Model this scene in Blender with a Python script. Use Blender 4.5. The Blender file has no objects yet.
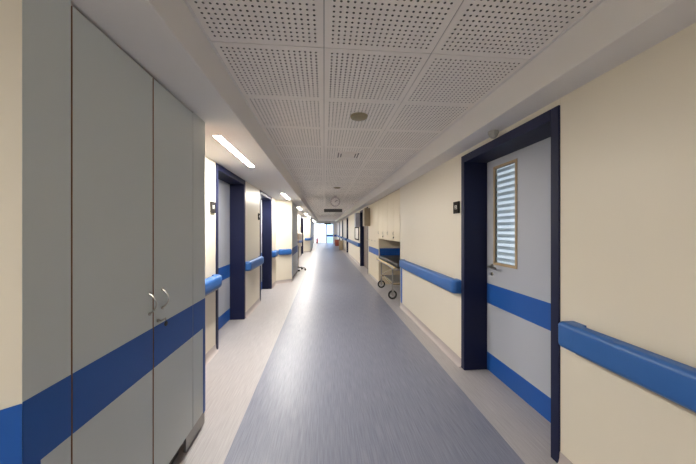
import bpy, bmesh, math, random
from mathutils import Vector, Matrix
random.seed(4)
SC = bpy.context.scene
COL = SC.collection
PI = math.pi

# ------------------------------------------------------------------ materials
def _mat(name):
    m = bpy.data.materials.new(name); m.use_nodes = True
    nt = m.node_tree
    return m, nt, nt.nodes['Principled BSDF']

def plain(name, col, rough=.5, metal=0., spec=.5, vary=.04, scale=6., bump=0., bscale=120., coat=0.):
    m, nt, b = _mat(name)
    tc = nt.nodes.new('ShaderNodeTexCoord')
    n = nt.nodes.new('ShaderNodeTexNoise'); n.inputs['Scale'].default_value = scale
    n.inputs['Detail'].default_value = 3
    nt.links.new(tc.outputs['Object'], n.inputs['Vector'])
    mx = nt.nodes.new('ShaderNodeMix'); mx.data_type = 'RGBA'
    mx.inputs['A'].default_value = (*[c * (1 - vary) for c in col], 1)
    mx.inputs['B'].default_value = (*[min(1, c * (1 + vary)) for c in col], 1)
    nt.links.new(n.outputs['Fac'], mx.inputs['Factor'])
    nt.links.new(mx.outputs['Result'], b.inputs['Base Color'])
    b.inputs['Roughness'].default_value = rough
    b.inputs['Metallic'].default_value = metal
    b.inputs['Specular IOR Level'].default_value = spec
    if coat:
        b.inputs['Coat Weight'].default_value = coat; b.inputs['Coat Roughness'].default_value = .15
    if bump:
        n2 = nt.nodes.new('ShaderNodeTexNoise'); n2.inputs['Scale'].default_value = bscale
        nt.links.new(tc.outputs['Object'], n2.inputs['Vector'])
        bp = nt.nodes.new('ShaderNodeBump'); bp.inputs['Strength'].default_value = bump
        bp.inputs['Distance'].default_value = .002
        nt.links.new(n2.outputs['Fac'], bp.inputs['Height']); nt.links.new(bp.outputs['Normal'], b.inputs['Normal'])
    return m

def lino(name, ca, cb, rough, sx=130., sy=5., spec=.5):
    m, nt, b = _mat(name)
    tc = nt.nodes.new('ShaderNodeTexCoord')
    mp = nt.nodes.new('ShaderNodeMapping'); mp.inputs['Scale'].default_value = (sx, sy, 1)
    nt.links.new(tc.outputs['Object'], mp.inputs['Vector'])
    n = nt.nodes.new('ShaderNodeTexNoise'); n.inputs['Scale'].default_value = 1.; n.inputs['Detail'].default_value = 4
    nt.links.new(mp.outputs['Vector'], n.inputs['Vector'])
    n2 = nt.nodes.new('ShaderNodeTexNoise'); n2.inputs['Scale'].default_value = 160.; n2.inputs['Detail'].default_value = 2
    nt.links.new(tc.outputs['Object'], n2.inputs['Vector'])
    ad = nt.nodes.new('ShaderNodeMath'); ad.operation = 'MULTIPLY_ADD'; ad.inputs[1].default_value = .22
    nt.links.new(n2.outputs['Fac'], ad.inputs[0]); nt.links.new(n.outputs['Fac'], ad.inputs[2])
    r = nt.nodes.new('ShaderNodeValToRGB')
    r.color_ramp.elements[0].position = .36; r.color_ramp.elements[0].color = (*ca, 1)
    r.color_ramp.elements[1].position = .86; r.color_ramp.elements[1].color = (*cb, 1)
    nt.links.new(ad.outputs[0], r.inputs['Fac']); nt.links.new(r.outputs['Color'], b.inputs['Base Color'])
    b.inputs['Roughness'].default_value = rough; b.inputs['Specular IOR Level'].default_value = spec
    bp = nt.nodes.new('ShaderNodeBump'); bp.inputs['Strength'].default_value = .08; bp.inputs['Distance'].default_value = .001
    nt.links.new(n.outputs['Fac'], bp.inputs['Height']); nt.links.new(bp.outputs['Normal'], b.inputs['Normal'])
    return m

def emit(name, col, strength):
    m, nt, b = _mat(name)
    b.inputs['Base Color'].default_value = (.8, .8, .8, 1)
    b.inputs['Emission Color'].default_value = (*col, 1); b.inputs['Emission Strength'].default_value = strength
    return m

def glass(name, tint, gloss=.08):
    m = bpy.data.materials.new(name); m.use_nodes = True; nt = m.node_tree; nt.nodes.clear()
    o = nt.nodes.new('ShaderNodeOutputMaterial'); mx = nt.nodes.new('ShaderNodeMixShader')
    t = nt.nodes.new('ShaderNodeBsdfTransparent'); t.inputs['Color'].default_value = (*tint, 1)
    g = nt.nodes.new('ShaderNodeBsdfGlossy'); g.inputs['Roughness'].default_value = .03
    mx.inputs['Fac'].default_value = gloss
    nt.links.new(t.outputs[0], mx.inputs[1]); nt.links.new(g.outputs[0], mx.inputs[2]); nt.links.new(mx.outputs[0], o.inputs['Surface'])
    return m

M = dict(
    cream=plain('cream_laminate', (.71, .655, .545), .42, spec=.4, vary=.02, scale=1.5),
    cabinet=plain('grey_white_laminate', (.57, .61, .60), .38, spec=.4, vary=.015, scale=2),
    cabcream=plain('ivory_laminate', (.70, .61, .45), .4, spec=.4, vary=.02, scale=2),
    blue=plain('blue_laminate', (.016, .09, .36), .4, spec=.3, vary=.03, scale=4),
    rail=plain('blue_vinyl', (.024, .11, .35), .42, spec=.4, vary=.04, scale=5, bump=.1),
    navy=plain('navy_paint', (.008, .011, .042), .5, spec=.25, vary=.05),
    leaf=plain('grey_laminate', (.43, .455, .52), .42, spec=.4, vary=.015, scale=2),
    tan=plain('tan_wood', (.40, .30, .185), .5, vary=.12, scale=20),
    edge=plain('brown_edge', (.26, .12, .055), .6, vary=.15, scale=15),
    white=plain('white_paint', (.74, .72, .70), .75, spec=.2, vary=.015, scale=2),
    tile=plain('white_gypsum', (.80, .765, .72), .85, spec=.15, vary=.02, scale=3),
    hole=plain('hole_wall_shade', (.16, .15, .14), .9, spec=.1),  # shade inside the tile holes, painted as dark hole walls
    fleece=plain('black_fleece', (.012, .011, .011), .95, spec=.05),
    inlay=lino('blue_grey_linoleum', (.135, .147, .208), (.222, .235, .302), .38),
    border=lino('pale_linoleum', (.32, .303, .313), (.43, .41, .42), .45),
    cove=plain('grey_cove_vinyl', (.42, .37, .36), .38, spec=.5, vary=.05, scale=20),
    kick=plain('dark_grey_kick', (.07, .068, .075), .5),
    steel=plain('brushed_steel', (.40, .385, .35), .32, metal=1., vary=.05, scale=30),
    alu=plain('grey_aluminium', (.35, .34, .33), .4, metal=.7, vary=.04),
    black=plain('black_plastic', (.012, .012, .013), .45),
    rubber=plain('black_rubber', (.02, .019, .018), .7),
    plate=plain('bronze_grey_plate', (.018, .016, .015), .75, spec=.15),
    mark=plain('pale_print', (.62, .60, .55), .6),
    khaki=plain('khaki_plastic', (.29, .255, .165), .55, vary=.05, scale=20),
    slat=plain('white_slat', (.60, .71, .79), .5),
    mattress=plain('black_vinyl', (.013, .012, .013), .45, bump=.2, bscale=40),
    yellow=plain('yellow_rail', (.62, .47, .16), .4, vary=.06),
    red=plain('red_paint', (.55, .035, .02), .35),
    redbox=plain('red_orange_plastic', (.34, .09, .055), .5),
    beige=plain('beige_plastic', (.40, .31, .20), .55),
    boxtan=plain('tan_box', (.27, .215, .145), .5),
    taupe=plain('taupe_laminate', (.20, .165, .15), .5),
    plastic=plain('white_plastic', (.78, .77, .73), .4),
    greyplastic=plain('grey_plastic', (.36, .345, .31), .5),
    clock=plain('clock_face', (.76, .72, .72), .5),
    clockrim=plain('clock_rim', (.42, .37, .39), .4),
    ground=plain('outdoor_paving', (.62, .62, .6), .8, vary=.1, scale=.5),
    lamp=emit('lamp_diffuser', (1., .95, .87), 200.),
    glowpane=emit('glowing_frosted_pane', (.70, .87, 1.), .30),  # pane emits by itself, standing in for the daylit room behind
    clear=glass('clear_glass', (.96, .98, 1.), .07),
    tint=glass('blue_tinted_glass', (.62, .77, .96), .07),
)

# ------------------------------------------------------------------ mesh building
class MB:
    def __init__(s): s.bm = bmesh.new()
    def _bev(s, geom_edges, b, seg):
        bmesh.ops.bevel(s.bm, geom=geom_edges, offset=b, segments=seg, profile=.5, affect='EDGES', clamp_overlap=True)
    def box(s, x0, x1, y0, y1, z0, z1, b=0., seg=2):
        vs = [s.bm.verts.new((x, y, z)) for x in (x0, x1) for y in (y0, y1) for z in (z0, z1)]
        idx = [(0, 1, 3, 2), (4, 6, 7, 5), (0, 4, 5, 1), (2, 3, 7, 6), (0, 2, 6, 4), (1, 5, 7, 3)]
        fs = [s.bm.faces.new([vs[i] for i in f]) for f in idx]
        bmesh.ops.recalc_face_normals(s.bm, faces=fs)
        if b: s._bev(list({e for f in fs for e in f.edges}), b, seg)
        return s
    def prism(s, pts, z0, z1, b=0., seg=3, only=None):
        """plan polygon extruded vertically; b bevels the top and bottom rims"""
        lo = [s.bm.verts.new((x, y, z0)) for x, y in pts]; hi = [s.bm.verts.new((x, y, z1)) for x, y in pts]
        n = len(pts); fs = [s.bm.faces.new(lo[::-1]), s.bm.faces.new(hi)]
        for i in range(n): fs.append(s.bm.faces.new((lo[i], lo[(i + 1) % n], hi[(i + 1) % n], hi[i])))
        bmesh.ops.recalc_face_normals(s.bm, faces=fs)
        if b:
            es = []
            for ring in (lo, hi):
                for i in range(n):
                    if only is None or only(i, (i + 1) % n):
                        e = s.bm.edges.get((ring[i], ring[(i + 1) % n]))
                        if e: es.append(e)
            s._bev(es, b, seg)
        return s
    def profile(s, pts, p0, p1, side):
        """profile of (out, z) points swept from p0 to p1 (plan points); side = unit out direction"""
        A = [s.bm.verts.new((p0[0] + side[0] * o, p0[1] + side[1] * o, z)) for o, z in pts]
        B = [s.bm.verts.new((p1[0] + side[0] * o, p1[1] + side[1] * o, z)) for o, z in pts]
        n = len(pts); fs = [s.bm.faces.new(A), s.bm.faces.new(B[::-1])]
        for i in range(n): fs.append(s.bm.faces.new((A[i], B[i], B[(i + 1) % n], A[(i + 1) % n])))
        bmesh.ops.recalc_face_normals(s.bm, faces=fs)
        return s
    def tube(s, pts, r, seg=10):
        pts = [Vector(p) for p in pts]; rings = []
        up = None
        for i, p in enumerate(pts):
            d = (pts[min(i + 1, len(pts) - 1)] - pts[max(i - 1, 0)]).normalized()
            if up is None:
                a = Vector((0, 0, 1)) if abs(d.z) < .9 else Vector((1, 0, 0))
                up = (a - d * a.dot(d)).normalized()
            else: up = (up - d * up.dot(d)).normalized()
            w = d.cross(up)
            rr = r[i] if isinstance(r, (list, tuple)) else r
            rings.append([s.bm.verts.new(p + (up * math.cos(t) + w * math.sin(t)) * rr) for t in [2 * PI * k / seg for k in range(seg)]])
        fs = []
        for a, b in zip(rings, rings[1:]):
            for k in range(seg): fs.append(s.bm.faces.new((a[k], a[(k + 1) % seg], b[(k + 1) % seg], b[k])))
        fs.append(s.bm.faces.new(rings[0][::-1])); fs.append(s.bm.faces.new(rings[-1]))
        bmesh.ops.recalc_face_normals(s.bm, faces=fs)
        return s
    def lathe(s, prof, c, axis='z', seg=24):
        """prof: (radius, height along axis) list"""
        rings = []
        for r, h in prof:
            ring = []
            for k in range(seg):
                t = 2 * PI * k / seg; u, v = math.cos(t) * r, math.sin(t) * r
                p = {'z': (u, v, h), 'y': (u, h, v), 'x': (h, u, v)}[axis]
                ring.append(s.bm.verts.new((c[0] + p[0], c[1] + p[1], c[2] + p[2])))
            rings.append(ring)
        fs = []
        for a, b in zip(rings, rings[1:]):
            for k in range(seg): fs.append(s.bm.faces.new((a[k], a[(k + 1) % seg], b[(k + 1) % seg], b[k])))
        if prof[0] != prof[-1]: fs.append(s.bm.faces.new(rings[0])); fs.append(s.bm.faces.new(rings[-1]))
        bmesh.ops.recalc_face_normals(s.bm, faces=fs)
        return s
    def done(s, name, mat, parent=None, smooth=True, at=None):
        me = bpy.data.meshes.new(name)
        off = parent_loc(parent) if parent else (Vector(at) if at is not None else Vector((0, 0, 0)))
        bmesh.ops.translate(s.bm, verts=s.bm.verts, vec=-off)
        s.bm.to_mesh(me); s.bm.free()
        if isinstance(mat, str): mat = M[mat]
        me.materials.append(mat)
        if smooth:
            me.polygons.foreach_set('use_smooth', [True] * len(me.polygons))
            me.set_sharp_from_angle(angle=math.radians(35))
        o = bpy.data.objects.new(name, me); COL.objects.link(o)
        if parent: o.parent = parent
        else: o.location = off
        return o

def parent_loc(o):
    v = Vector(o.location)
    while o.parent: o = o.parent; v += Vector(o.location)
    return v

def thing(name, loc, label=None, cat=None, group=None, kind=None):
    o = bpy.data.objects.new(name, None); COL.objects.link(o); o.location = loc; o.empty_display_size = .1
    return tag(o, label, cat, group, kind)

def tag(o, label=None, cat=None, group=None, kind=None):
    if label: o['label'] = label
    if cat: o['category'] = cat
    if group: o['group'] = group
    if kind: o['kind'] = kind
    return o

def copy_tree(o, loc=None, label=None, parent=None):
    c = o.copy(); COL.objects.link(c)
    if parent: c.parent = parent
    if loc is not None: c.location = loc
    if label: c['label'] = label
    for ch in list(o.children): copy_tree(ch, parent=c)
    return c

# ------------------------------------------------------------------ dimensions
XR, XL = 1.40, -1.25            # wall faces
SX0, SX1 = -.60, 1.20           # ceiling field / floor inlay
ZC, ZS = 2.39, 2.185            # ceiling, soffit underside
Y0, Y1 = -4.0, 30.0
XB = -.86                       # face of the projecting blocks on the left

# ------------------------------------------------------------------ floor
fl = MB().box(-1.75, 2.3, Y0 - .2, Y1 + .2, -.06, 0).done('floor', 'border', smooth=False)
tag(fl, 'pale speckled vinyl corridor floor with a blue grey centre strip', 'floor', kind='structure')
MB().box(SX0, SX1, Y0, Y1, 0, .0012).done('floor_inlay', 'inlay', fl, smooth=False)

# ------------------------------------------------------------------ ceiling
ROW0, NROW = .316, 33
TY1 = ROW0 + .6 * NROW
c = MB()
c.box(SX0 - .2, SX1 + .2, ROW0 - .05, TY1, ZC + .014, ZC + .06)
ce = c.done('ceiling', 'fleece', smooth=False)
tag(ce, 'white perforated tile ceiling between two plain soffits', 'ceiling', kind='structure')
MB().box(SX0, SX1, Y0, ROW0 - .003, ZC, ZC + .05).box(SX0, SX1, TY1, Y1, ZC, ZC + .05).done('plain_ceiling', 'tile', ce, smooth=False)
MB().box(-1.75, SX0, Y0, Y1, ZS, ZC + .05, .003, 1).done('soffit', 'white', ce, smooth=False)
MB().box(SX1, 2.3, Y0, Y1, ZS, ZC + .05, .003, 1).done('soffit', 'white', ce, smooth=False)
MB().box(SX0, SX0 + .012, Y0, Y1, ZC - .006, ZC).box(SX1 - .012, SX1, Y0, Y1, ZC - .006, ZC).done('perimeter_trim', 'white', ce, smooth=False)

m = MB()
for r in range(NROW + 1): m.box(SX0, SX1, ROW0 + .6 * r - .004, ROW0 + .6 * r + .004, ZC + .0035, ZC + .0139)
for k in (1, 2): m.box(SX0 + .6 * k - .004, SX0 + .6 * k + .004, ROW0, TY1, ZC + .0032, ZC + .0138)
m.done('tile_grid', 'alu', ce, smooth=False)
def tile_mesh():
    bm = bmesh.new(); N, P, R, T = 18, .03, .0060, .012
    half = .2975; g0 = -N * P / 2
    def ringpts(cx, cy, n=8): return [(cx + R * math.cos(2 * PI * k / n + PI / 8), cy + R * math.sin(2 * PI * k / n + PI / 8)) for k in range(n)]
    grid = {}
    def gv(i, j):
        k = (i, j)
        if k not in grid: grid[k] = bm.verts.new((g0 + i * P / 2, g0 + j * P / 2, 0))
        return grid[k]
    for i in range(N):
        for j in range(N):
            cx, cy = g0 + (i + .5) * P, g0 + (j + .5) * P
            lo = [bm.verts.new((x, y, 0)) for x, y in ringpts(cx, cy)]
            hi = [bm.verts.new((x, y, T)) for x, y in ringpts(cx, cy)]
            I, J = 2 * i, 2 * j
            # outline points at angles 0,45,... ; ring vertex k sits at 22.5 + 45k degrees
            out = [gv(I + 2, J + 1), gv(I + 2, J + 2), gv(I + 1, J + 2), gv(I, J + 2), gv(I, J + 1), gv(I, J), gv(I + 1, J), gv(I + 2, J)]
            for k in range(8):
                bm.faces.new((lo[k], out[k], out[(k + 1) % 8]) if False else (lo[(k - 1) % 8], out[k], lo[k]))
                bm.faces.new((out[k], out[(k + 1) % 8], lo[k]))
                bm.faces.new((lo[k], lo[(k + 1) % 8], hi[(k + 1) % 8], hi[k]))
    h = half
    a = -g0
    c4 = [bm.verts.new(p) for p in ((-h, -h, 0), (h, -h, 0), (h, h, 0), (-h, h, 0))]
    t4 = [bm.verts.new(p) for p in ((-h, -h, T), (h, -h, T), (h, h, T), (-h, h, T))]
    S = 2 * N
    sides = [[gv(i, 0) for i in range(S + 1)], [gv(S, j) for j in range(S + 1)], [gv(S - i, S) for i in range(S + 1)], [gv(0, S - j) for j in range(S + 1)]]
    for k in range(4):
        bm.faces.new([c4[k], c4[(k + 1) % 4]] + sides[k][::-1])
        bm.faces.new((c4[k], t4[k], t4[(k + 1) % 4], c4[(k + 1) % 4]))
    bmesh.ops.recalc_face_normals(bm, faces=bm.faces)
    # recalc may flip the open shell: the big faces must look down
    s = sum(f.normal.z * f.calc_area() for f in bm.faces)
    if s > 0: bmesh.ops.reverse_faces(bm, faces=bm.faces)
    for f in bm.faces: f.material_index = 1 if (abs(f.normal.z) < .5 and max(abs(f.calc_center_median().x), abs(f.calc_center_median().y)) < .28) else 0
    me = bpy.data.meshes.new('ceiling_tile'); bm.to_mesh(me); bm.free(); me.materials.append(M['tile']); me.materials.append(M['hole'])
    return me
tm = tile_mesh()
for r in range(NROW):
    for k in range(3):
        o = bpy.data.objects.new('ceiling_tile', tm); COL.objects.link(o); o.parent = ce
        o.location = (SX0 + .3 + .6 * k, ROW0 + .3 + .6 * r, ZC)

# ------------------------------------------------------------------ walls
RDOORS = [(1.54, 2.72), (8.75, 10.75), (16.05, 17.25), (20.3, 21.5), (24.2, 25.4)]
LDOORS = [(3.34, 4.53), (5.56, 6.79), (15.3, 16.6), (24.0, 25.2)]
REC = (5.04, 8.60)
def segs(cuts, a, b):
    out = []; y = a
    for c0, c1 in sorted(cuts):
        out.append((y, c0)); y = c1
    out.append((y, b)); return out
def wall(name, face, s, doors, ya, yb, label):
    """s=+1: the wall lies at larger X than its face"""
    m = MB(); G = .0015
    def bx(y0, y1, z0, z1):
        f, bk = face, face + s * .14
        m.box(min(f, bk), max(f, bk), y0 + G, y1 - G, z0, z1)
    for y0, y1 in segs(doors, ya, yb):
        n = max(1, round((y1 - y0) / 1.25))
        if y1 - y0 < 2.6: n = 1
        for k in range(n): bx(y0 + (y1 - y0) * k / n, y0 + (y1 - y0) * (k + 1) / n, 0, ZS)
    for y0, y1 in doors: bx(y0, y1, 2.1455 if s > 0 else 2.1805, ZS)
    # dark backing in the panel joints
    o = m.done(name, 'cream', smooth=False); tag(o, label, 'wall', kind='structure')
    return o
wr = wall('wall_right', XR, 1, RDOORS[:1], Y0, REC[0], 'cream laminate wall along the right of the corridor before the recess')
wall('wall_right', XR, 1, RDOORS[1:], REC[1], Y1, 'cream laminate wall along the right of the corridor past the recess')
wl = wall('wall_left', XL, -1, LDOORS, Y0, Y1, 'cream laminate panelled wall along the left of the corridor')
# backing behind the joints, shuts out the light
b = MB()
for y0, y1 in segs(RDOORS + [REC], Y0, Y1): b.box(XR + .14, XR + .16, y0 - .02, y1 + .02, 0, ZS)
b.done('wall_backing', 'edge', wr, smooth=False)
b = MB()
for y0, y1 in segs(LDOORS, Y0, Y1): b.box(XL - .16, XL - .14, y0 - .02, y1 + .02, 0, ZS)
b.done('wall_backing', 'edge', wl, smooth=False)
# angled ends of the projecting blocks
CH = [((-.86, .872), (-1.25, .48)), ((-.86, 7.62), (-1.25, 7.36)), ((-.86, 17.8), (-1.25, 17.4))]
WA = []
for (xa, ya), (xb, yb) in CH:
    ap = MB().prism([(xa, ya), (xb - .002, yb), (xb - .002, ya)], 0, ZS).done('wall_angled', 'cream', smooth=False)
    tag(ap, 'cream angled wall panel leading to the projecting cabinet block', 'wall', kind='structure')
    WA.append(ap)
def strip(p, q, z0, z1, t, name, mat, parent, b=.0015):
    d = Vector((q[0] - p[0], q[1] - p[1])).normalized(); n = Vector((-d.y, d.x))
    if n.y > 0 : n = -n
    pts = [p, q, (q[0] + n.x * t, q[1] + n.y * t), (p[0] + n.x * t, p[1] + n.y * t)]
    return MB().prism(pts, z0, z1, b, 1).done(name, mat, parent)
strip(CH[0][0], CH[0][1], .695, .905, .004, 'blue_band', 'blue', WA[0])
# back end of the corridor, behind the viewer
wb = MB().box(-1.75, .1, Y0 - .14, Y0, 0, ZC + .05).box(1.3, 2.3, Y0 - .14, Y0, 0, ZC + .05).box(.1, 1.3, Y0 - .14, Y0, 2.1, ZC + .05).box(.1, 1.3, Y0 - .14, Y0, 0, .85).done('wall_back', 'cream', smooth=False)
tag(wb, 'cream wall around the window behind the viewer', 'wall', kind='structure')
w2 = thing('window_2', (.7, Y0 - .07, .85), 'window in the wall closing the near end of the corridor', 'window', kind='structure')
m = MB()
for x in (.1, .675, 1.25): m.box(x, x + .05, Y0 - .10, Y0 - .04, .85, 2.1)
for z in (.85, 2.05): m.box(.15, .675, Y0 - .10, Y0 - .04, z, z + .05).box(.725, 1.25, Y0 - .10, Y0 - .04, z, z + .05)
m.done('window_frame', 'plastic', w2, smooth=False)
MB().box(.15, .675, Y0 - .075, Y0 - .069, .9, 2.05).box(.725, 1.25, Y0 - .075, Y0 - .069, .9, 2.05).done('pane', 'clear', w2, smooth=False)

# coved skirting
CV = [(-.001, .082), (.003, .082), (.005, .045), (.010, .022), (.021, .008), (.036, .0015), (.036, 0), (-.001, 0)]
m = MB()
for y0, y1 in segs(RDOORS + [(4.99, 8.75)], Y0, Y1): m.profile(CV, (XR, y0), (XR, y1), (-1, 0))
tag(m.done('baseboard_right', 'cove'), 'pale grey coved vinyl skirting on the right wall', 'skirting', kind='structure')
m = MB()
for y0, y1 in [(Y0, .5), (2.12, 3.34), (4.53, 5.56), (6.79, 7.37), (9.22, 15.3), (16.6, 17.41), (21.52, 24.0), (25.2, Y1)]:
    m.profile(CV, (XL, y0), (XL, y1), (1, 0))
for (xa, ya), (xb, yb) in CH:
    d = Vector((xb - xa, yb - ya)).normalized(); n = Vector((-d.y, d.x)); n = -n if n.y > 0 else n
    m.profile(CV, (xa, ya), (xb, yb), (n.x, n.y))
tag(m.done('baseboard_left', 'cove'), 'pale grey coved vinyl skirting on the left wall', 'skirting', kind='structure')

# ------------------------------------------------------------------ doors
NDOOR = [0]
def door(s, face, y0, y1, depth, label, ztop=2.145, window=False, leafmat='leaf', bands=True, handle_far=True, double=False):
    """s=+1 right wall, -1 left wall; face = X of frame front"""
    NDOOR[0] += 1
    root = thing('door_%d' % NDOOR[0], (face, (y0 + y1) / 2, 0), label, 'door', kind='structure')
    J = .06
    X = lambda d: face + s * d
    def bx(m, d0, d1, *r, **k): m.box(min(X(d0), X(d1)), max(X(d0), X(d1)), *r, **k); return m
    m = MB()
    bx(m, 0, depth + .06, y0, y0 + J, 0, ztop, b=.003, seg=1)
    bx(m, 0, depth + .06, y1 - J, y1, 0, ztop, b=.003, seg=1)
    bx(m, 0, depth + .06, y0 + J, y1 - J, ztop - .07, ztop, b=.003, seg=1)
    m.done('frame', 'navy', root, smooth=False)
    a, b_, zt = y0 + J + .002, y1 - J - .002, ztop - .072
    L0, L1 = depth, depth + .045
    leaves = [(a, (a + b_) / 2 - .002), ((a + b_) / 2 + .002, b_)] if double else [(a, b_)]
    for la, lb in leaves:
        m = MB()
        if window:
            wy0, wy1, wz0, wz1 = la + .60, la + .86, 1.092, 1.981
            wy0, wy1 = 2.243, 2.523
            bx(m, L0, L1, la, wy0, .006, zt); bx(m, L0, L1, wy1, lb, .006, zt)
            bx(m, L0, L1, wy0, wy1, .006, wz0); bx(m, L0, L1, wy0, wy1, wz1, zt)
        else: bx(m, L0, L1, la, lb, .006, zt)
        lf = m.done('leaf', leafmat, root, smooth=False)
        if bands:
            bx(MB(), L0 - .0015, L0, la, lb, .672, .87).done('blue_band', 'blue', lf, smooth=False)
            bx(MB(), L0 - .0015, L0, la, lb, .008, .185).done('kick_band', 'blue', lf, smooth=False)
        if window:
            m = MB(); w = .024
            for q in ((wy0 - w, wy0, wz0 - w, wz1 + w), (wy1, wy1 + w, wz0 - w, wz1 + w), (wy0, wy1, wz0 - w, wz0), (wy0, wy1, wz1, wz1 + w)):
                bx(m, L0 - .008, L1, *q, b=.002, seg=1)
            tag(m.done('glazing_bead', 'tan', lf, smooth=False), 'tan wooden frame of the tall door window')
            m = MB(); z = wz0 + .02
            while z < wz1 - .01:
                bx(m, L0 + .010, L0 + .013, wy0 + .001, wy1 - .001, z, z + .030, b=.001, seg=1); z += .055
            tag(m.done('blind', 'slat', lf, smooth=False), 'pale horizontal slats behind the door window')
            bx(MB(), L0 + .003, L0 + .006, wy0, wy1, wz0, wz1).done('pane', 'clear', lf, smooth=False)
            tag(bx(MB(), L0 + .018, L0 + .024, wy0, wy1, wz0, wz1).done('frosted_pane', 'glowpane', lf, smooth=False), 'bluish frosted pane with its own glow in place of daylight')
        if not (double and la != leaves[0][0]):
            hy = lb - .085 if handle_far else la + .085; sg = -1 if handle_far else 1
            m = MB(); m.lathe([(.0, 0), (.024, 0), (.026, -.004 * s), (.022, -.009 * s), (0, -.009 * s)], (X(L0), hy, 1.045), 'x', 20)
            m.lathe([(.0, 0), (.016, 0), (.017, -.004 * s), (.014, -.010 * s), (0, -.010 * s)], (X(L0), hy, .972), 'x', 16)
            xh = X(L0) - s * .05
            m.tube([(X(L0), hy, 1.045), (xh + s * .012, hy, 1.045), (xh, hy + sg * .012, 1.045), (xh, hy + sg * .13, 1.045)], .0085, 10)
            tag(m.done('handle', 'steel', lf), 'steel lever handle with round lock rose')
    return root

door(1, 1.39, 1.54, 2.72, .24, 'grey door with tall blinded window and navy frame, nearest on the right', window=True, handle_far=True)
door(-1, -1.24, 3.34, 4.53, .22, 'grey door with blue bands in navy frame just past the left tall cabinet', ztop=2.180, handle_far=False)
door(-1, -1.24, 5.56, 6.79, .22, 'second navy framed doorway along the left wall, before the angled panel', ztop=2.180, handle_far=False)
door(1, 1.395, 8.75, 10.75, .15, 'double door with tan grey leaves in navy frame beside the projecting wall box', ztop=2.145, leafmat='taupe', double=True, bands=False)
door(-1, -1.22, 15.3, 16.6, .24, 'dark framed doorway on the left behind the rolling monitor stand', ztop=2.145, handle_far=False)
door(1, 1.395, 16.05, 17.25, .2, 'navy framed doorway on the right just past the framed notice board', ztop=2.145)
door(1, 1.395, 20.3, 21.5, .2, 'navy framed doorway on the right beside the beige waste bin', ztop=2.145)
door(1, 1.395, 24.2, 25.4, .2, 'last navy framed doorway on the right beside the red bin', ztop=2.145)
door(-1, -1.22, 24.0, 25.2, .24, 'last doorway on the left before the bright end wall', ztop=2.145, handle_far=False)

# ------------------------------------------------------------------ far end: glazed wall with a bluish glass door
we = MB().box(1.04, 2.3, Y1, Y1 + .14, 0, ZC + .05).box(-1.75, 1.04, Y1, Y1 + .14, 2.12, ZC + .05).box(-1.75, -1.1, Y1, Y1 + .14, 0, 2.12)
we = we.done('wall_end', 'white', smooth=False)
tag(we, 'white wall around the glazing at the far end of the corridor', 'wall', kind='structure')
MB().box(1.06, XR, Y1 - .006, Y1, .69, .90).done('blue_band', 'blue', we, smooth=False)
w1 = thing('window_1', (-.42, Y1 + .05, 0), 'tall glazed screen filling the left of the bright far end wall', 'window', kind='structure')
m = MB()
for x in (-1.1, -.45, .19): m.box(x, x + .05, Y1 + .02, Y1 + .08, 0, 2.12)
for z in (0, .78, 2.07): m.box(-1.05, .19, Y1 + .02, Y1 + .08, z, z + .05)
m.done('window_frame', 'plastic', w1, smooth=False)
MB().box(-1.05, .19, Y1 + .045, Y1 + .051, .05, 2.07).done('pane', 'clear', w1, smooth=False)
NDOOR[0] += 1
d = thing('door_%d' % NDOOR[0], (.64, Y1 + .05, 0), 'bluish glass exit door at the far end of the corridor', 'door', kind='structure')
m = MB()
m.box(.24, .31, Y1 + .01, Y1 + .09, 0, 2.12).box(.97, 1.04, Y1 + .01, Y1 + .09, 0, 2.12).box(.31, .97, Y1 + .01, Y1 + .09, 2.04, 2.12)
m.done('frame', 'plastic', d, smooth=False)
MB().box(.31, .97, Y1 + .03, Y1 + .05, .02, 2.04).done('pane', 'tint', d, smooth=False)
MB().box(.31, .97, Y1 + .015, Y1 + .029, .70, .88).done('push_band', 'blue', d, smooth=False)
g = MB().box(-30, 30, Y1 + .3, Y1 + 60, -.12, -.02).done('ground', 'ground', smooth=False)
tag(g, 'pale paving outside beyond the far glass door', 'ground', kind='structure')

# ------------------------------------------------------------------ handrails
def rail(name_label, p, q, out, d=.09, z0=.745, z1=.888, bev=.024, capA=True, capB=True, group='blue wall handrails', R=.055):
    """p,q plan points on the wall, out = unit normal pointing into the corridor"""
    P, Q = Vector(p), Vector(q); L = (Q - P).length; u = (Q - P).normalized(); n = Vector(out)
    W = lambda a, v: (P.x + u.x * a + n.x * v, P.y + u.y * a + n.y * v)
    root = thing('handrail', (*((P + Q) / 2), z0), name_label, 'handrail', group)
    C = .10; g = .001
    k = 6
    def cap(flip):
        pts = [(0, .0)] + [(R - R * math.cos(t), d - R + R * math.sin(t)) for t in [PI / 2 * i / k for i in range(k + 1)]] + [(C - g, d), (C - g, 0)]
        pts = [((L - a) if flip else a, v) for a, v in pts]
        n_ = len(pts)
        return MB().prism([W(a, v) for a, v in pts], z0, z1, bev, 4, only=lambda i, j: i != n_ - 1 and j != n_ - 1).done('end_cap', 'rail', root)
    a0 = C if capA else 0; a1 = L - C if capB else L
    if capA: cap(False)
    if capB: cap(True)
    m = MB().prism([W(a0, .028), W(a0, d), W(a1, d), W(a1, .028)], z0, z1, bev, 4, only=lambda i, j: (i, j) == (1, 2))
    m.done('grip', 'rail', root)
    m = MB().prism([W(a0 + .001, 0), W(a0 + .001, d - .025), W(a1 - .001, d - .025), W(a1 - .001, 0)], z0 - .007, z0 + .012)
    tag(m.done('retainer', 'alu', root, smooth=False), 'grey metal retainer under the rail')
    return root
rr = (-1, 0); ll = (1, 0)
rail('long blue handrail nearest the camera on the right wall', (XR, -3.5), (XR, 1.472), rr, R=.03)
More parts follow.
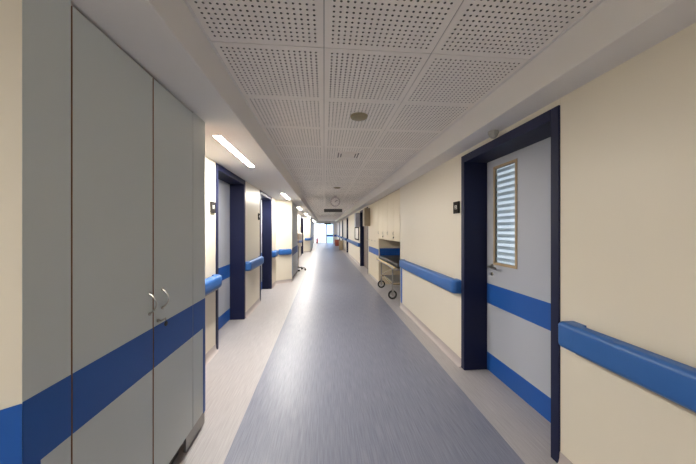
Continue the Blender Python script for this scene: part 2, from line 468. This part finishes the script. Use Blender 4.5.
rail('blue handrail between the near grey door and the trolley recess', (XR, 2.73), (XR, 4.80), rr)
rail('blue handrail under the framed notice board', (XR, 10.76), (XR, 16.04), rr)
rail('short blue handrail on the right beside the beige waste bin', (XR, 17.26), (XR, 20.29), rr)
rail('short blue handrail on the right beside the red bin', (XR, 21.51), (XR, 24.19), rr)
rail('distant blue handrail on the right reaching the end wall', (XR, 25.41), (XR, 29.9), rr)
LB = dict(z0=.74, z1=.895, bev=.045)
rail('short blue handrail between the left tall cabinet and first left door', (XL, 2.12), (XL, 3.33), ll, **LB)
rail('blue handrail between the first and second left doors', (XL, 4.54), (XL, 5.55), ll, **LB)
rail('short blue handrail between the second left door and angled panel', (XL, 6.80), (XL, 7.28), ll, **LB)
rail('blue handrail on the left behind the rolling monitor stand', (XL, 9.3), (XL, 15.29), ll, **LB)
def chamfer_rail(i, label):
    (xa, ya), (xb, yb) = CH[i]
    d = Vector((xb - xa, yb - ya)); L = d.length; d.normalize(); n = Vector((-d.y, d.x)); n = -n if n.y > 0 else n
    A = Vector((xa, ya)) + d * .02; B = Vector((xa, ya)) + d * (L - .07)
    rail(label, tuple(B), tuple(A), tuple(n), d=.07, **LB)
chamfer_rail(1, 'blue handrail on the cream angled panel past the second left door')
chamfer_rail(2, 'blue handrail on the distant angled panel on the left')

# blue corner guards
def guard(n, x, y, sx, sy, z0, z1, label, w=.05):
    t = .003
    m = MB()
    m.box(min(x, x + sx * t), max(x, x + sx * t), min(y, y + sy * w), max(y, y + sy * w), z0, z1)
    o = m.done('trim_%d' % n, 'blue', smooth=False)
    tag(o, label, 'corner guard', kind='structure'); return o
guard(1, XR, 4.99, -1, -1, .0, .745, 'blue corner guard at the near edge of the trolley recess', w=.10)

# ------------------------------------------------------------------ tall cabinet in the left block
def tall_cabinet(y0, y1, doors, label, detail=True, copy_loc=None):
    """doors: list of (ya, yb, handle at far side?)"""
    root = thing('storage_cabinet', (-1.05, (y0 + y1) / 2, 0), label, 'cabinet')
    ZT = ZS - .004
    yA = y0 + .014
    MB().box(XL + .001, XB - .022, yA, y1, .0985, ZT).done('carcass', 'edge', root, smooth=False)
    lo = .098
    f0, f1 = doors[0][0], doors[-1][1]
    for a, b_ in ((y0 + .0005, f0 - .004), (f1 + .002, y1)):
        p = MB().box(XB - .022 if a > y0 + .1 else XB - .0115, XB, a, b_, lo if a > y0 + .1 else .0, ZT).done('filler_panel', 'cabinet', root, smooth=False)
        MB().box(XB, XB + .0008, a, b_, .70, .907).done('blue_band', 'blue', p, smooth=False)
        ga, gb = (a, a + .05) if a < y0 + .1 else (b_ - .035, b_)
        MB().box(XB, XB + .002, ga, gb, .09, .70).done('corner_guard', 'blue', p, smooth=False)
    for a, b_, far in doors:
        dr = MB().box(XB - .018, XB, a + .003, b_ - .003, lo, ZT - .012, .0008, 1).done('cabinet_door', 'cabinet', root, smooth=False)
        MB().box(XB, XB + .0008, a + .0025, b_ - .0025, .70, .907).done('blue_band', 'blue', dr, smooth=False)
        MB().box(XB - .0175, XB - .0004, a + .0015, a + .0030, lo, ZT - .012).done('edge_banding', 'edge', dr, smooth=False)
        if detail:
            hy = b_ - .03 if far else a + .075
            pts = []
            for i in range(13):
                t = i / 12; 
                pts.append((XB + .002 + .032 * math.sin(PI * t) ** .8, hy, 1.085 - .10 * t))
            m = MB().tube(pts, .0042, 8)
            m.lathe([(0, 0), (.0085, 0), (.0085, .004), (0, .004)], (XB, hy, 1.085), 'x', 12).lathe([(0, 0), (.0085, 0), (.0085, .004), (0, .004)], (XB, hy, .985), 'x', 12)
            tag(m.done('handle', 'steel', dr), 'steel bow handle')
            if not far:
                m = MB().lathe([(0, 0), (.009, 0), (.009, .006), (0, .006)], (XB, a + .035, .930), 'x', 14)
                m.tube([(XB + .004, a + .035, .930), (XB + .022, a + .035, .930)], .0045, 8).box(XB + .018, XB + .021, a + .028, a + .075, .926, .934)
                tag(m.done('lock', 'steel', dr), 'steel lock with a key in it')
                m = MB().lathe([(0, 0), (.012, .001), (.014, .004), (.012, .007), (0, .008)], (XB + .016, a + .075, .901), 'x', 14)
                m.tube([(XB + .02, a + .072, .928), (XB + .02, a + .075, .912)], .0015, 6)
                tag(m.done('key_fob', 'black', dr), 'round black key fob')
    MB().box(XB - .06, XB - .045, yA, y1 - .28, 0, .098).done('kick_board', 'kick', root, smooth=False)
    MB().box(XB - .02, XB - .004, y1 - .27, y1 - .001, 0, .094).done('kick_plate', 'alu', root, smooth=False)
    return root
tall_cabinet(.872, 2.10, [(1.03, 1.483, True), (1.487, 1.912, False)], 'tall grey white cabinet with blue stripe and key in lock at left')
tall_cabinet(7.62, 9.20, [(7.78, 8.4, True), (8.4, 9.02, False)], 'distant tall cabinet with blue stripe between the second left door and monitor stand', detail=False)
tall_cabinet(17.8, 21.5, [(18.0, 18.9, True), (18.9, 19.8, False), (19.8, 20.7, True)], 'farthest tall cabinet on the left past the dark framed doorway', detail=False)

# ------------------------------------------------------------------ right recess: wall cabinet, tall cabinet, trolley
DX = .66
wi = MB().box(XR + DX, XR + DX + .03, 5.0, 8.64, 0, ZS).box(XR, XR + DX, 5.02, 5.04, 0, ZS)
o = wi.done('wall_recess', 'cream', smooth=False)
tag(o, 'cream lining of the trolley recess in the right wall', 'wall', kind='structure')
MB().box(XR + DX - .004, XR + DX, 5.045, 7.05, .72, .93).done('blue_band', 'blue', o, smooth=False)
tc = thing('tall_cupboard', (XR + .3, 7.83, 0), 'full height cream cupboard with blue band beside the trolley recess', 'cupboard')
MB().box(XR + .02, XR + DX - .001, 7.06, 8.598, 0, ZS - .002).done('carcass', 'edge', tc, smooth=False)
MB().box(XR + .0185, XR + DX - .002, 7.0562, 7.0598, 0, ZS - .002).done('side_panel', 'cabcream', tc, smooth=False)
MB().box(XR + .024, XR + DX - .006, 7.0545, 7.056, .72, .93).done('side_band', 'blue', tc, smooth=False)
MB().box(XR + .012, XR + .0195, 7.0605, 8.597, 0, .068).done('plinth', 'cove', tc, smooth=False)
for a, b_ in ((7.06, 7.57), (7.57, 8.08), (8.08, 8.598)):
    dr = MB().box(XR, XR + .018, a + .005, b_ - .005, .07, ZS - .016, .0015, 1).done('cupboard_door', 'cabcream', tc, smooth=False)
    MB().box(XR - .004, XR, a + .003, b_ - .003, .73, .90).done('blue_band', 'blue', dr, smooth=False)
    MB().lathe([(0, 0), (.01, 0), (.011, -.012), (.007, -.02), (0, -.02)], (XR, b_ - .04, 1.1), 'x', 12).done('knob', 'steel', dr)
wc = thing('wall_cupboard', (XR + .2, 6.05, 1.18), 'cream wall cupboard with four doors hanging over the trolley', 'cupboard')
MB().box(XR + .02, XR + .40, 5.042, 7.050, 1.186, ZS - .002).done('carcass', 'edge', wc, smooth=False)
cuts = [5.042, 5.545, 6.05, 6.55, 7.050]
MB().box(XR + .018, XR + .40, 5.042, 7.050, 1.18, 1.1855).done('underside', 'cabcream', wc, smooth=False)
for i, (a, b_) in enumerate(zip(cuts, cuts[1:])):
    dr = MB().box(XR, XR + .018, a + .005, b_ - .005, 1.18, ZS - .016, .0015, 1).done('cupboard_door', 'cabcream', wc, smooth=False)
    if i % 2 == 0:
        m = MB().lathe([(0, 0), (.013, 0), (.013, -.006), (0, -.006)], (XR, b_ - .05, 1.255), 'x', 12)
        m.box(XR - .02, XR - .006, b_ - .053, b_ - .047, 1.225, 1.262)
        tag(m.done('lock', 'black', dr), 'dark lock with a key')
    m = MB().tube([(XR - .001, b_ - .05, 1.36), (XR - .022, b_ - .05, 1.35), (XR - .022, b_ - .05, 1.31), (XR - .001, b_ - .05, 1.30)], .005, 8)
    m.done('handle', 'steel', dr)

# trolley
t = thing('patient_trolley', (1.72, 6.03, 0), 'patient trolley with yellow side rail and black mattress parked in right recess', 'trolley')
x0, x1, a, b_ = 1.345, 1.96, 5.09, 6.98
def loop(z, ins=0): return [(x0 + ins, a + ins, z), (x1 - ins, a + ins, z), (x1 - ins, b_ - ins, z), (x0 + ins, b_ - ins, z), (x0 + ins, a + ins, z)]
m = MB()
for p, q in zip(loop(.655), loop(.655)[1:]): m.tube([p, q], .017, 10)
m.done('frame', 'alu', t)
m = MB().box(x0 + .03, x1 - .03, a + .03, b_ - .03, .665, .76, .03, 3); m.done('mattress', 'mattress', t)
for yy in (5.52, 6.62):
    for xx in (x0 + .035, x1 - .035):
        MB().tube([(xx, yy, .655), (xx, yy, .20)], .015, 10).done('leg', 'alu', t)
m = MB()
for xx in (x0 + .035, x1 - .035): m.tube([(xx, 5.52, .30), (xx, 6.62, .30)], .012, 8)
for yy in (5.52, 6.62): m.tube([(x0 + .035, yy, .30), (x1 - .035, yy, .30)], .012, 8)
m.tube([(x0 + .035, 5.52, .62), (x0 + .035, 6.62, .32)], .011, 8).tube([(x1 - .035, 5.52, .62), (x1 - .035, 6.62, .32)], .011, 8)
m.done('lower_frame', 'boxtan', t)
MB().box(x0 + .07, x1 - .07, 5.6, 6.5, .312, .33, .004, 1).done('shelf', 'alu', t)
m = MB()
for yy in (5.2, 5.75, 6.3, 6.85): m.tube([(x0 - .022, yy, .655), (x0 - .022, yy, .70)], .008, 8)
m.tube([(x0 - .022, 5.1, .695), (x0 - .022, 6.95, .695)], .014, 10)
tag(m.done('side_rail', 'yellow', t), 'yellow tubular side rail')
for yy in (5.52, 6.62):
    for xx in (x0 + .035, x1 - .035):
        cs = MB().box(xx - .02, xx + .02, yy - .024, yy - .017, .09, .20).box(xx - .02, xx + .02, yy + .017, yy + .024, .09, .20).box(xx - .02, xx + .02, yy - .024, yy + .024, .195, .21).done('caster', 'alu', t, smooth=False)
        tor = MB(); N = 12
        prof = [(.06, -.012), (.082, -.014), (.092, -.007), (.092, .007), (.082, .014), (.06, .012), (.06, -.012)]
        tor.lathe(prof, (xx, yy, .0925), 'y', 28).done('tyre', 'rubber', cs)
        m = MB().lathe([(0, -.014), (.022, -.014), (.022, .014), (0, .014)], (xx, yy, .0925), 'y', 16)
        for q in range(5):
            th = 2 * PI * q / 5 + .3; m.tube([(xx, yy, .0925), (xx + .064 * math.cos(th), yy, .0925 + .064 * math.sin(th))], .006, 6)
        m.done('wheel_spokes', 'alu', cs)

# ------------------------------------------------------------------ small wall and ceiling fittings
def sign(s, x, y, z, label):
    root = thing('door_sign', (x, y, z), label, 'sign', 'square door signs')
    X = lambda d: x - s * d
    bx = lambda d0, d1, *r, **k: MB().box(min(X(d0), X(d1)), max(X(d0), X(d1)), *r, **k)
    bx(0, .018, y - .06, y + .06, z - .062, z + .062, b=.003, seg=1).done('plate', 'plate', root, smooth=False)
    bx(.018, .0195, y - .024, y + .022, z - .018, z + .022).done('pictogram', 'mark', root, smooth=False)
    m = MB().lathe([(.009, .0195), (.014, .0195), (.014, .0203), (.009, .0203), (.009, .0195)], (x, y, z), 'x', 18)
    if s > 0:
        for v in m.bm.verts: v.co.x = x - (v.co.x - x)
    m.box(min(X(.0195), X(.0203)), max(X(.0195), X(.0203)), y - .019, y + .017, z - .015, z - .011)
    m.done('print', 'plate', root, smooth=False)
sign(1, XR, 2.82, 1.637, 'dark square sign beside the near grey door on the right wall')
sign(-1, XL, 3.235, 1.655, 'dark square sign beside the first left door')
sign(-1, XL, 5.46, 1.655, 'dark square sign beside the second left door')

def lamp(y, label):
    root = thing('ceiling_light', (-.885, y + .57, ZS), label, 'light', 'strip lights in the left soffit')
    m = MB().box(-.920, -.913, y, y + 1.14, ZS - .006, ZS, .001, 1).box(-.857, -.850, y, y + 1.14, ZS - .006, ZS, .001, 1)
    m.box(-.913, -.857, y, y + .012, ZS - .006, ZS, .001, 1).box(-.913, -.857, y + 1.128, y + 1.14, ZS - .006, ZS, .001, 1); m.done('housing', 'plastic', root, smooth=False)
    m = MB().box(-.9125, -.8575, y + .0125, y + 1.1275, ZS - .0072, ZS, .001, 1)
    tag(m.done('diffuser', 'lamp', root), 'glowing warm white diffuser')
lamp(2.38, 'lit strip light in the left soffit above the first left door')
lamp(6.02, 'lit strip light in the left soffit above the second left door')
lamp(9.7, 'lit strip light in the left soffit above the rolling monitor stand')
lamp(13.3, 'lit strip light in the left soffit before the dark framed doorway')
lamp(16.4, 'lit strip light in the left soffit by the distant angled panel')
lamp(22.2, 'lit strip light in the left soffit past the farthest tall cabinet')
lamp(26.0, 'last lit strip light in the left soffit near the end wall')
lamp(-1.9, 'lit strip light in the left soffit beside the viewer')

def disc(x, y, r, label):
    root = thing('ceiling_speaker', (x, y, ZC), label, 'speaker', 'round ceiling speakers')
    MB().lathe([(0, ZC), (r, ZC), (r, ZC - .008), (r * .93, ZC - .018), (r * .8, ZC - .02), (0, ZC - .02)][::1], (x, y, 0), 'z', 32).done('rim', 'khaki', root)
    MB().lathe([(0, ZC - .0205), (r * .76, ZC - .0205), (r * .6, ZC - .027), (0, ZC - .030)], (x, y, 0), 'z', 32).done('grille', 'khaki', root)
disc(.303, 2.395, .075, 'round khaki ceiling speaker nearest the camera')
disc(.302, 6.47, .085, 'small round ceiling speaker farther away, before the hanging clock')
v = thing('ceiling_vent', (.315, 3.66, ZC), 'square louvred air vent in the perforated ceiling', 'vent')
VX, VY = .315, 3.66
def sqring(r0, r1, z0, z1, name, mat):
    m = MB()
    m.box(VX - r1, VX + r1, VY - r1, VY - r0, z0, z1, .001, 1).box(VX - r1, VX + r1, VY + r0, VY + r1, z0, z1, .001, 1)
    m.box(VX - r1, VX - r0, VY - r0, VY + r0, z0, z1, .001, 1).box(VX + r0, VX + r1, VY - r0, VY + r0, z0, z1, .001, 1)
    return m.done(name, mat, v, smooth=False)
sqring(.135, .152, ZC - .010, ZC + .002, 'vent_frame', 'tile')
sqring(.102, .120, ZC - .012, ZC - .004, 'louvre', 'tile')
MB().box(VX - .086, VX + .086, VY - .086, VY + .086, ZC - .014, ZC - .006, .002, 1).done('centre_plate', 'tile', v, smooth=False)
MB().box(VX - .136, VX + .136, VY - .136, VY + .136, ZC - .002, ZC - .001).done('vent_backing', 'black', v, smooth=False)
dm = thing('motion_sensor', (1.345, 2.11, ZS), 'small white dome sensor under right soffit above the near grey door', 'sensor')
MB().lathe([(0, ZS + .001), (.040, ZS + .001), (.040, ZS - .020), (.037, ZS - .022), (0, ZS - .022)], (1.345, 2.11, 0), 'z', 28).done('base', 'greyplastic', dm)
MB().lathe([(.034, ZS - .022)] + [(.034 * math.cos(t), ZS - .022 - .034 * math.sin(t)) for t in [PI / 2 * i / 6 for i in range(1, 6)]] + [(0, ZS - .056)], (1.345, 2.11, 0), 'z', 28).done('lens', 'greyplastic', dm)

# hanging clock and display
yk = 8.05; xk, zk = .325, 2.216
ck = thing('hanging_clock', (xk, yk, ZC), 'round pale clock hanging from the ceiling above the dark display', 'clock')
MB().lathe([(.118, -.035), (.135, -.04), (.14, -.03), (.14, .03), (.135, .04), (.118, .035), (.118, -.035)], (xk, yk, zk), 'y', 40).done('rim', 'clockrim', ck)
MB().lathe([(0, -.03), (.119, -.03), (.119, .03), (0, .03)], (xk, yk, zk), 'y', 40).done('clock_face', 'clock', ck)
for k in range(12):
    th = 2 * PI * k / 12; u = Vector((math.sin(th), 0, math.cos(th)))
    p = Vector((xk, yk - .0305, zk)); MB().tube([p + u * .092, p + u * .11], .0035, 6).done('hour_mark', 'black', ck)
for L, th, r in ((.06, math.radians(35), .005), (.09, math.radians(60), .0035)):
    u = Vector((math.sin(th), 0, math.cos(th))); p = Vector((xk, yk - .033, zk)); MB().tube([p - u * .015, p + u * L], r, 6).done('hand', 'black', ck)
MB().tube([(xk, yk, zk + .138), (xk, yk, ZC)], .012, 10).lathe([(0, ZC), (.05, ZC), (.045, ZC - .02), (0, ZC - .02)], (xk, yk, 0), 'z', 20).done('stem', 'clockrim', ck)
ds = thing('display_board', (.262, yk, ZC), 'long dark display board hanging under the ceiling clock', 'display')
MB().box(0, .525, yk - .035, yk + .035, 1.918, 2.008, .004, 1).done('case', 'black', ds, smooth=False)
MB().box(.02, .505, yk - .037, yk - .0352, 1.932, 1.994).done('screen', 'black', ds, smooth=False)
for x in (.05, .475): MB().tube([(x, yk, 2.0), (x, yk, ZC)], .004, 8).done('rod', 'white', ds)

# exit sign over the far door
ex = thing('exit_sign', (.42, Y1 - .1, 2.02), 'dark sign box hanging above the far bluish glass door', 'sign')
MB().box(.05, .74, Y1 - .16, Y1 - .09, 2.0, 2.16, .004, 1).done('case', 'black', ex, smooth=False)
for x in (.2, .6): MB().tube([(x, Y1 - .125, 2.155), (x, Y1 - .125, ZC)], .008, 8).done('rod', 'alu', ex)

# projecting boxes either side of the double door
def wallbox(y, mat, label):
    root = thing('wall_box', (XR - .08, y, 1.52), label, 'wall box', 'projecting boxes beside the double door')
    MB().box(XR - .17, XR, y - .18, y + .18, 1.52, 2.07, .004, 1).done('case', mat, root, smooth=False)
    MB().box(XR - .178, XR - .1705, y - .165, y + .165, 1.535, 2.055, .003, 1).done('door', mat, root, smooth=False)
    MB().lathe([(0, 0), (.01, 0), (.01, -.012), (0, -.014)], (XR - .178, y - .13, 1.78), 'x', 12).done('knob', 'steel', root)
wallbox(8.56, 'boxtan', 'tan box projecting from right wall before the double door')
wallbox(10.97, 'leaf', 'grey box projecting from right wall past the double door')
nb = thing('notice_board', (XR, 11.7, 1.25), 'framed pale notice board on right wall past the double door', 'notice board')
m = MB()
for q in ((11.05, 11.11, .98, 1.53), (12.34, 12.4, .98, 1.53), (11.11, 12.34, .98, 1.03), (11.11, 12.34, 1.48, 1.53)): m.box(XR - .03, XR, *q, .003, 1)
m.done('frame', 'plate', nb, smooth=False)
MB().box(XR - .012, XR, 11.11, 12.34, 1.03, 1.48).done('panel', 'plastic', nb, smooth=False)

# ------------------------------------------------------------------ rolling monitor stand
sx, sy = -.88, 9.72
st = thing('monitor_stand', (sx, sy, 0), 'white patient monitor on a rolling stand past the distant left cabinet', 'medical stand')
MB().tube([(sx, sy, .12), (sx, sy, 1.05)], .016, 12).done('pole', 'steel', st)
MB().lathe([(0, .09), (.05, .09), (.05, .12), (.025, .14), (0, .14)], (sx, sy, 0), 'z', 20).done('hub', 'black', st)
for k in range(5):
    th = 2 * PI * k / 5 - .15
    e = Vector((sx + .24 * math.cos(th), sy + .24 * math.sin(th), .088))
    lg = MB().tube([(sx, sy, .108), tuple(e)], [.021, .014], 8).done('leg', 'black', st)
    w = MB().lathe([(0, -.012), (.03, -.012), (.036, -.006), (.036, .006), (.03, .012), (0, .012)], (e.x, e.y, .036), 'y', 18)
    w.tube([(e.x, e.y, .09), (e.x, e.y, .04)], .008, 8).done('caster', 'rubber', lg)
MB().box(sx - .13, sx + .13, sy - .09, sy + .09, 1.04, 1.30, .02, 3).done('monitor', 'plastic', st)
MB().box(sx - .10, sx + .10, sy - .094, sy - .0905, 1.09, 1.26, .001, 1).done('screen', 'mark', st, smooth=False)
m = MB().box(sx - .11, sx + .11, sy - .10, sy + .10, .84, .855)
for q in ((sx - .11, sx - .10, sy - .10, sy + .10), (sx + .10, sx + .11, sy - .10, sy + .10), (sx - .10, sx + .10, sy - .10, sy - .09), (sx - .10, sx + .10, sy + .09, sy + .10)): m.box(*q, .855, .95)
m.done('basket', 'plastic', st, smooth=False)

# ------------------------------------------------------------------ far things on the floor
fx = thing('fire_extinguisher', (-.72, 29.4, 0), 'red fire extinguisher on the floor at the far left by the glazing', 'fire extinguisher')
MB().lathe([(0, 0), (.085, 0), (.09, .01), (.09, .42), (.07, .48), (.03, .52), (0, .52)], (-.72, 29.4, 0), 'z', 24).done('cylinder', 'red', fx)
MB().lathe([(0, .52), (.022, .52), (.022, .57), (0, .57)], (-.72, 29.4, 0), 'z', 14).box(-.735, -.705, 29.3, 29.42, .56, .575).box(-.735, -.705, 29.3, 29.42, .60, .612).done('valve', 'black', fx)
MB().tube([(-.70, 29.4, .545), (-.62, 29.38, .54), (-.60, 29.37, .45), (-.615, 29.37, .2)], .012, 8).done('hose', 'black', fx)
rb = thing('storage_bin', (1.16, 24.6, 0), 'red orange bin standing on the right near the far end', 'bin')
def bin_(root, x, y, w, l, h, mat):
    t_ = .86
    bm = MB(); vs = []
    for z, k in ((0, t_), (h, 1)): vs.append([(x - w / 2 * k, y - l / 2 * k, z), (x + w / 2 * k, y - l / 2 * k, z), (x + w / 2 * k, y + l / 2 * k, z), (x - w / 2 * k, y + l / 2 * k, z)])
    A = [bm.bm.verts.new(p) for p in vs[0]]; B = [bm.bm.verts.new(p) for p in vs[1]]
    fs = [bm.bm.faces.new(A), bm.bm.faces.new(B)] + [bm.bm.faces.new((A[i], A[(i + 1) % 4], B[(i + 1) % 4], B[i])) for i in range(4)]
    bmesh.ops.recalc_face_normals(bm.bm, faces=fs); bm._bev(list({e for f in fs for e in f.edges}), .015, 2)
    bm.done('body', mat, root)
    MB().box(x - w / 2 - .012, x + w / 2 + .012, y - l / 2 - .012, y + l / 2 + .012, h, h + .035, .012, 2).done('lid', mat, root)
bin_(rb, 1.16, 24.6, .40, .40, .52, 'redbox')
bb = thing('waste_bin', (1.20, 19.7, 0), 'beige waste bin standing on the right behind the doorway', 'bin')
bin_(bb, 1.20, 19.7, .30, .34, .62, 'beige')
bb['label'] = 'beige waste bin standing on the right in front of the red bin'

# ------------------------------------------------------------------ light, camera, view
w = bpy.data.worlds.new('World'); SC.world = w; w.use_nodes = True
bg = w.node_tree.nodes['Background']; bg.inputs['Color'].default_value = (.80, .88, 1., 1); bg.inputs['Strength'].default_value = 2.2
cam = bpy.data.cameras.new('Camera'); co = bpy.data.objects.new('Camera', cam); COL.objects.link(co)
cam.sensor_width = 36; cam.lens = 278 / 696 * 36; cam.clip_start = .05; cam.clip_end = 200
cam.shift_y = -2 / 696
co.location = (0, 0, 1.4); co.rotation_euler = (PI / 2, 0, -math.atan(24 / 278))
SC.camera = co
vs = SC.view_settings
SC.display_settings.display_device = 'sRGB'
vs.view_transform = 'Standard'; vs.look = 'None'; vs.gamma = 1; vs.use_curve_mapping = False; vs.exposure = .8
cy = SC.cycles
cy.use_denoising = True; cy.denoiser = 'OPENIMAGEDENOISE'
cy.max_bounces = 14; cy.diffuse_bounces = 10; cy.glossy_bounces = 6; cy.transparent_max_bounces = 12
cy.sample_clamp_indirect = 6; cy.caustics_reflective = False; cy.caustics_refractive = False
